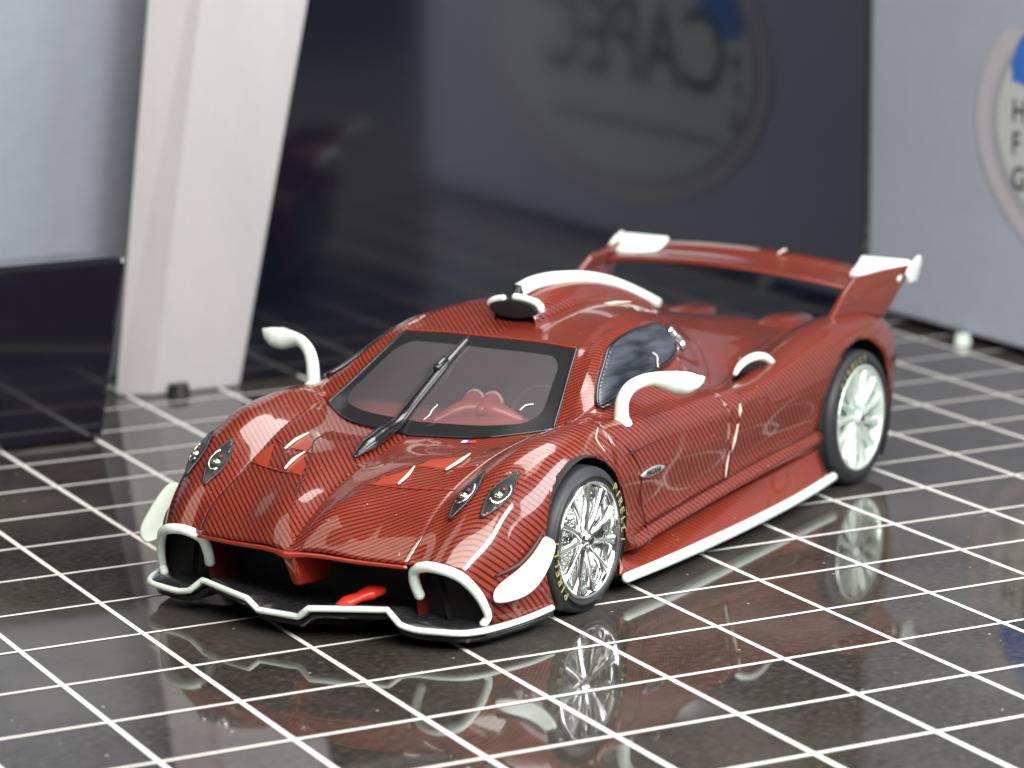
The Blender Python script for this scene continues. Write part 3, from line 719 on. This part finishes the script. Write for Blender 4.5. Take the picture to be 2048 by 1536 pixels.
# ---- floor pan, wheel wells, tail panel
mesh_obj('floor_pan', qs([(-.50,-.64,.085),(.42,-.64,.085),(.42,-.97,.085),(2.38,-.95,.085),(2.38,-.60,.085),(3.35,-.60,.12),(3.35,.60,.12),(2.38,.60,.085),(2.38,.95,.085),(.42,.97,.085),(.42,.64,.085),(-.50,.64,.085)]), [tuple(range(12))], M['matte'], car, smooth=False)
for sd in (1, -1):
    for (cx, cz, r) in (FC, RC):
        yi = .60; vs, fs = [], []
        for k in range(33):
            a = math.pi*(-.22+1.44*k/32)
            for y, rr_ in ((.96 if cx < 1 else .965, r+.006), (.90, r+.02), (yi, r+.02), (yi, .02)): vs.append(Q(cx+rr_*math.cos(a), y*sd, cz+rr_*math.sin(a)))
        for k in range(32):
            for i in range(3): fs.append((k*4+i, k*4+i+1, (k+1)*4+i+1, (k+1)*4+i))
        mesh_obj('wheel_well', vs, fs, M['inside'], car)
tp = [Vector(p) for p in rows[-1]]
mesh_obj('tail_panel', [Q(p.x-.02, p.y, p.z-.01) for p in tp]+[Q(p.x-.02, -p.y, p.z-.01) for p in tp[::-1]], [tuple(range(len(tp)*2))], M['matte'], car, smooth=False)

# ---- wheels
def wheel(cx, r, rim, yo, wd, sd, turn, sheen=False, words=()):
    C0 = (cx, yo*sd, r)
    wh = bpy.data.objects.new('wheel', None); link(wh, car); wh.empty_display_size = .1
    k_ = sd
    tp_ = [(rim+.004, -.012), (rim+.012, -.002), (rim+.03, .002), (r-.045, .002), (r-.018, -.006), (r-.004, -.022), (r, -.045), (r, -wd+.045), (r-.004, -wd+.02), (r-.03, -wd), (rim, -wd)]
    ty = lathe('tyre', [(a, b*k_) for a, b in tp_], M['rubber'], wh, 72, C0)
    cm_ = M['chrome_lit'] if sheen else M['chrome']
    lathe('rim', [(a, b*k_) for a, b in [(rim+.006,-.012),(rim+.008,-.002),(rim+.001,.004),(rim-.008,-.002),(rim-.016,-.02),(rim-.022,-.06),(rim-.03,-.16),(rim-.03,-wd+.02)]], cm_, wh, 72, C0)
    lathe('brake_disc', [(.001,-.060*k_),(rim*.30,-.062*k_),(rim*.50,-.070*k_),(rim*.86,-.062*k_),(rim*.88,-.075*k_),(rim*.88,-.11*k_)], M['disc_lit'] if sheen else M['disc'], wh, 40, C0)
    lathe('hub', [(.001,.006*k_),(.022,.006*k_),(.028,-.002*k_),(.030,-.01*k_),(.045,-.012*k_),(.050,-.022*k_),(.052,-.06*k_)], cm_, wh, 24, C0)
    lathe('hub_nut', [(.001,.014*k_),(.016,.013*k_),(.020,.006*k_),(.020,0)], M['steel'], wh, 12, C0)
    ns = 13 if sheen else 11; base = None
    rr = random.Random(int(cx*10)+5)
    for s_ in range(ns):
        a0 = 2*math.pi*s_/ns+turn; vs, fs = [], []
        prf = [(.040,.024,-.014),(.09,.015,-.010),(.15,.013,-.008),(.20,.017,-.006),(rim-.012,.030,-.004)]
        prf = [(p_, w_*(1.25 if sheen else 1)*rr.uniform(.92, 1.08), y_) for p_, w_, y_ in prf]
        for i, (pr_, hw, yy) in enumerate(prf):
            a = a0+.10*math.sin(pr_/rim*1.6)
            for ox, oy in ((-hw, -.032), (-hw*.75, -.004), (-hw*.15, -.002), (0, -.010 if i > 1 else .002), (hw*.15, -.002), (hw*.75, -.004), (hw, -.032)):
                x = pr_*math.cos(a)-ox*math.sin(a); z = pr_*math.sin(a)+ox*math.cos(a)
                vs.append(Q(C0[0]+x, C0[1]+(yy+oy)*k_, C0[2]+z))
        for i in range(len(prf)-1):
            for j in range(6): fs.append((i*7+j, i*7+j+1, (i+1)*7+j+1, (i+1)*7+j))
        so = mesh_obj('spoke', vs, fs, cm_, wh); md = so.modifiers.new('s', 'SUBSURF'); md.levels = 1; md.render_levels = 1
    for txt, a_mid, col in words:
        rad_ = (rim+r)/2-.002; step = .155/ max(1, 1)
        for i, ch in enumerate(txt):
            if ch == ' ': continue
            tm = text_mesh(ch, col, wh, 'tyre_letter', .050)
            ang = a_mid-(i-(len(txt)-1)/2)*step
            for v in tm.data.vertices:
                x, yy, zz = v.co; R_ = rad_+yy; A2 = ang-x*1.15/rad_
                v.co = Q(C0[0]+R_*math.cos(A2), C0[1]+(.003+zz)*k_, C0[2]+R_*math.sin(A2))
    return wh
Y_ = M['yellow']
wheel(0, .335, .262, .985, .26, 1, .25, words=(('PIRELLI', math.radians(197), Y_), ('PIRELLI', math.radians(15), Y_)))
wheel(0, .335, .262, .985, .26, -1, .4)
wheel(2.82, .355, .272, .990, .33, 1, .1, True, words=(('PIRELLI', math.radians(112), Y_),))
wheel(2.82, .355, .272, .990, .33, -1, .1)


# ================================================================== TABLE TOP AND BACKGROUND
M['floor'] = mat('table_gloss', (.02,.02,.02), .07, ior=1.65)
t = NT(M['floor'])
tc = t.n('ShaderNodeTexCoord')
g1 = t.noise(26, 4, tc.outputs['Object'], .7)
sm = t.noise(.55, 5, tc.outputs['Object'], .62)
cA = t.ramp(g1, [(.38, (.018,.016,.014)), (.60, (.040,.035,.030)), (.74, (.10,.088,.074))])
cB = t.mix(t.ramp(sm, [(.42, (0,0,0)), (.72, (1,1,1))]), cA, (.075,.068,.062))
vo = t.n('ShaderNodeTexVoronoi', feature='F1'); vo.inputs['Scale'].default_value = 9; t.l(tc.outputs['Object'], vo.inputs['Vector'])
sp = t.m('MULTIPLY', t.m('LESS_THAN', vo.outputs['Distance'], .06), t.m('GREATER_THAN', t.noise(3.3, 2, tc.outputs['Object']), .52))
t.l(t.mix(sp, cB, (.38,.36,.33)), t.b.inputs['Base Color'])
t.l(t.ramp(sm, [(.35, (.03,)*3), (.55, (.05,)*3), (.75, (.13,)*3)]), t.b.inputs['Roughness'])
t.bump(t.noise(1.3, 2, tc.outputs['Object']), .03, .02)
M['line'] = mat('grid_line_white', (.78,.78,.75), .35)
bm = bmesh.new(); R = 60
vs = [bm.verts.new(v) for v in ((-R, -R, 0), (R, -R, 0), (R, R, 0), (-R, R, 0))]; bm.faces.new(vs)
me = bpy.data.meshes.new('table_top'); bm.to_mesh(me); bm.free(); me.materials.append(M['floor'])
table = bpy.data.objects.new('table_top', me); link(table); table['kind'] = 'structure'; table.location = (0, 0, 0)
def strip(p, q, wd):
    d = (q-p).normalized(); n = Vector((-d.y, d.x, 0))*wd/2
    return mesh_obj('grid_line', [p-n, q-n, q+n, p+n], [(0, 1, 2, 3)], M['line'], table, smooth=False)
for a in range(-14, 30):
    strip(G(a, -24, 0)+Vector((0, 0, .0015)), G(a, 14, 0)+Vector((0, 0, .0015)), .0245)
for b in range(-24, 15):
    strip(G(-14, b, 0)+Vector((0, 0, .0025)), G(29, b, 0)+Vector((0, 0, .0025)), .021)

# ---- things standing behind the car (a: along the grid to the right, b: away from the camera)
def gprism(name, base, h, m, label, cat, lean=0.0, bevel=.02, z0=0.0, kind=None):
    ln = lean if isinstance(lean, (list, tuple)) else [lean]*len(base)
    """upright box from a list of grid corners, optionally leaning to the right"""
    n = len(base); vs = [G(a, b, z0) for a, b in base]+[G(a+l_*h, b, h) for (a, b), l_ in zip(base, ln)]
    fs = [tuple(range(n)), tuple(range(2*n-1, n-1, -1))]+[(i, (i+1) % n, n+(i+1) % n, n+i) for i in range(n)]
    o = mesh_obj(name, vs, fs, m, smooth=False)
    if bevel:
        b = o.modifiers.new('bev', 'BEVEL'); b.width = bevel; b.segments = 2
    o['label'] = label; o['category'] = cat
    return o
def cardboard(name, c1, c2, rough=.6, sc=3):
    m = mat(name, c1, rough); t = NT(m); t.l(t.mix(t.m('ADD', t.m('MULTIPLY', t.noise(sc, 4), .6), t.m('MULTIPLY', t.noise(45, 3), .4)), tuple(v*.9 for v in c1), tuple(v*1.08 for v in c2)), t.b.inputs['Base Color']); t.bump(t.noise(60, 3), .08, .01); return m
M['lightbox'] = cardboard('pale_blue_card', (.42,.46,.58), (.48,.52,.63))
M['leftbox'] = cardboard('pale_grey_card', (.21,.235,.29), (.28,.305,.355))
M['slab'] = cardboard('white_card', (.36,.35,.375), (.42,.405,.415))
M['darkpanel'] = mat('smoked_panel', (.004,.005,.011), .085, ior=2.05)
M['blackblock'] = mat('black_block', (.008,.008,.013), .10, coat=1.0)
dark = gprism('display_case', [(6.0, 8.62), (14.33, 8.62), (14.33, 9.2), (6.0, 9.2)], 4.6, M['darkpanel'], 'tall smoked black glossy panel behind the car, reflecting the pale box', 'display case', z0=.0)
lb = gprism('card_box', [(14.35, 8.6), (14.35, -3.6), (20, -3.6), (20, 8.6)], 6, M['lightbox'], 'pale blue-grey box at the right edge with a big oval white sticker', 'box', z0=.10)
lf = gprism('card_box', [(-1.0, 9.55), (5.9, 9.55), (5.9, 12), (-1.0, 12)], 5.6, M['leftbox'], 'pale grey-blue box at the upper left behind the white slab', 'box', lean=.17)
slab = gprism('white_slab', [(5.22, 8.40), (6.22, 8.42), (6.28, 8.60), (4.86, 8.60)], 6.2, M['slab'], 'tall leaning white card slab behind the left fender', 'slab', lean=[.165,.222,.222,.125])
blk = gprism('black_block', [(-4, 6.67), (4.05, 6.67), (4.05, 7.25), (-4, 7.25)], 1.82, M['blackblock'], 'low glossy black block in front of the white slab at the left', 'block', lean=.185, bevel=.035)
# rubber feet
def foot(name, a, b, r, m, label):
    bm = bmesh.new(); bmesh.ops.create_cone(bm, segments=20, radius1=r*CELL, radius2=r*CELL*.8, depth=.12*CELL, cap_ends=True)
    for v in bm.verts: v.co += G(a, b, .06)
    me = bpy.data.meshes.new(name); bm.to_mesh(me); bm.free(); me.materials.append(m); o = bpy.data.objects.new(name, me); link(o); o['label'] = label; o['category'] = 'foot'
    return o
f1 = foot('rubber_foot', 5.50, 8.36, .13, M['matte'], 'small black rubber foot at the base of the white slab')
f2 = foot('plastic_foot', 14.25, 6.5, .10, M['white'], 'small pale foot under the pale blue box at the right')
# flat print on the smoked panel: ring, lighter disc and lettering
def disc(name, fr, c, r0, r1, m, parent, seg=72, sx=1.0):
    vs, fs = [], []
    for k in range(seg):
        a = 2*math.pi*k/seg
        for rr_ in (r0, r1): vs.append(fr(c[0]+rr_*math.cos(a)*sx, min(c[1]+rr_*math.sin(a), 4.57)))
    for k in range(seg): fs.append((2*k, 2*k+1, (2*((k+1) % seg))+1, 2*((k+1) % seg)))
    return mesh_obj(name, vs, fs, m, parent, smooth=False)
def flatm(n, c): return mat(n, c, .3, spec=.4)
M['p_text'] = flatm('print_dark', (.05,.06,.08)); M['p_soft'] = flatm('print_soft', (.26,.29,.32))
def gpoly(name, fr, pts, m, parent): return mesh_obj(name, [fr(*p) for p in pts], [tuple(range(len(pts)))], m, parent, smooth=False)
def ptext(txt, size, c, rot, m, parent, fr, name):
    tm = text_mesh(txt, m, parent, name, size, .0005)
    for v in tm.data.vertices:
        x, y, _ = v.co; X = c[0]+x*math.cos(rot)-y*math.sin(rot); Y = c[1]+x*math.sin(rot)+y*math.cos(rot); v.co = fr(X, Y)
    return tm
# round sticker on the pale box
R1 = lambda b, z: G(14.335, b, z)
R2 = lambda b, z: G(14.325, b, z)
R3 = lambda b, z: G(14.315, b, z)
SC = (2.54, 2.62)
M['stk'] = mat('sticker_white', (.62,.66,.66), .4); M['stk2'] = mat('sticker_rim', (.58,.56,.62), .4); M['stk3'] = mat('sticker_groove', (.42,.44,.50), .5)
M['stkblue'] = mat('sticker_blue', (.05,.20,.66), .4)
def oval(name, fr, dr, dz, r1, m): return disc(name, lambda b, z: fr(SC[0]+(b-SC[0])*(3.9-dr)/3.9, SC[1]+(z-SC[1])*(1.98-dz)/3.9), SC, r1, 3.9, m, lb)
oval('sticker', R1, 0, 0, .001, M['stk2']); oval('sticker_groove', R2, .30, .20, 3.4, M['stk3']); oval('sticker_face', R2, .42, .30, .001, M['stk']).location = (-.003, 0, 0)
gpoly('sticker_mark', R3, [(5.75,3.05),(5.78,3.25),(5.6,3.55),(5.0,3.85),(4.2,3.95),(4.6,3.6),(4.9,3.2),(5.3,3.0)], M['stkblue'], lb)
ptext('CAPEC', 1.55, (0, 0), 0, M['p_soft'], lb, lambda x, z: R3(2.9-x*1.05, 2.75+z), 'sticker_lettering')
for k_, (ch_, bb, zz_) in enumerate((('H', 5.62, 2.72), ('F', 5.66, 2.36), ('G', 5.60, 1.98))):
    ptext(ch_, .36, (0, 0), 0, M['p_text'], lb, lambda x, z, bb=bb, zz_=zz_: R3(bb-x, zz_+z), 'sticker_small_letter')
gpoly('sticker_bar', R3, [(5.2,1.72),(0.6,1.72),(0.6,1.62),(5.2,1.62)], M['p_soft'], lb)

# ---- fine dust fibres lying on the model
def fibre(pts, label):
    o = tube('dust_fibre', pts, .0032, M['fibre'], None, n=5, seg=5)
    o['label'] = label; o['category'] = 'fibre'; return o
M['fibre'] = mat('fibre_white', (.75,.70,.68), .6)
def T(x, y, o_=.012): p = surf_top(x, y, o_); return Q(*p)
fibre([T(.60,-.31), T(.63,-.285), T(.615,-.265), T(.59,-.275,.02), T(.575,-.25), T(.60,-.235)], 'tiny pale curled fibre on the windscreen, upper one left of the wiper')
fibre([T(.50,-.30), T(.47,-.285), T(.455,-.30), T(.43,-.285), T(.41,-.265), T(.39,-.27)], 'tiny pale curled fibre on the windscreen, lower one left of the wiper')
fibre([T(.12,.03,.02), T(.145,.05,.03), T(.17,.045,.03), T(.20,.06,.04)], 'tiny pale fibre beside the foot of the wiper at the windscreen base')
fibre([T(.30,.44), T(.34,.45), T(.36,.475)], 'tiny straight pale fibre on the windscreen near its right lower corner')
pw = [surf_win(a, b, .03) for a, b in ((1.06,.90),(1.09,.92),(1.12,.94),(1.11,.955))]
fibre([Q(*p) for p in pw], 'tiny pale hair at the lower edge of the dark side window')
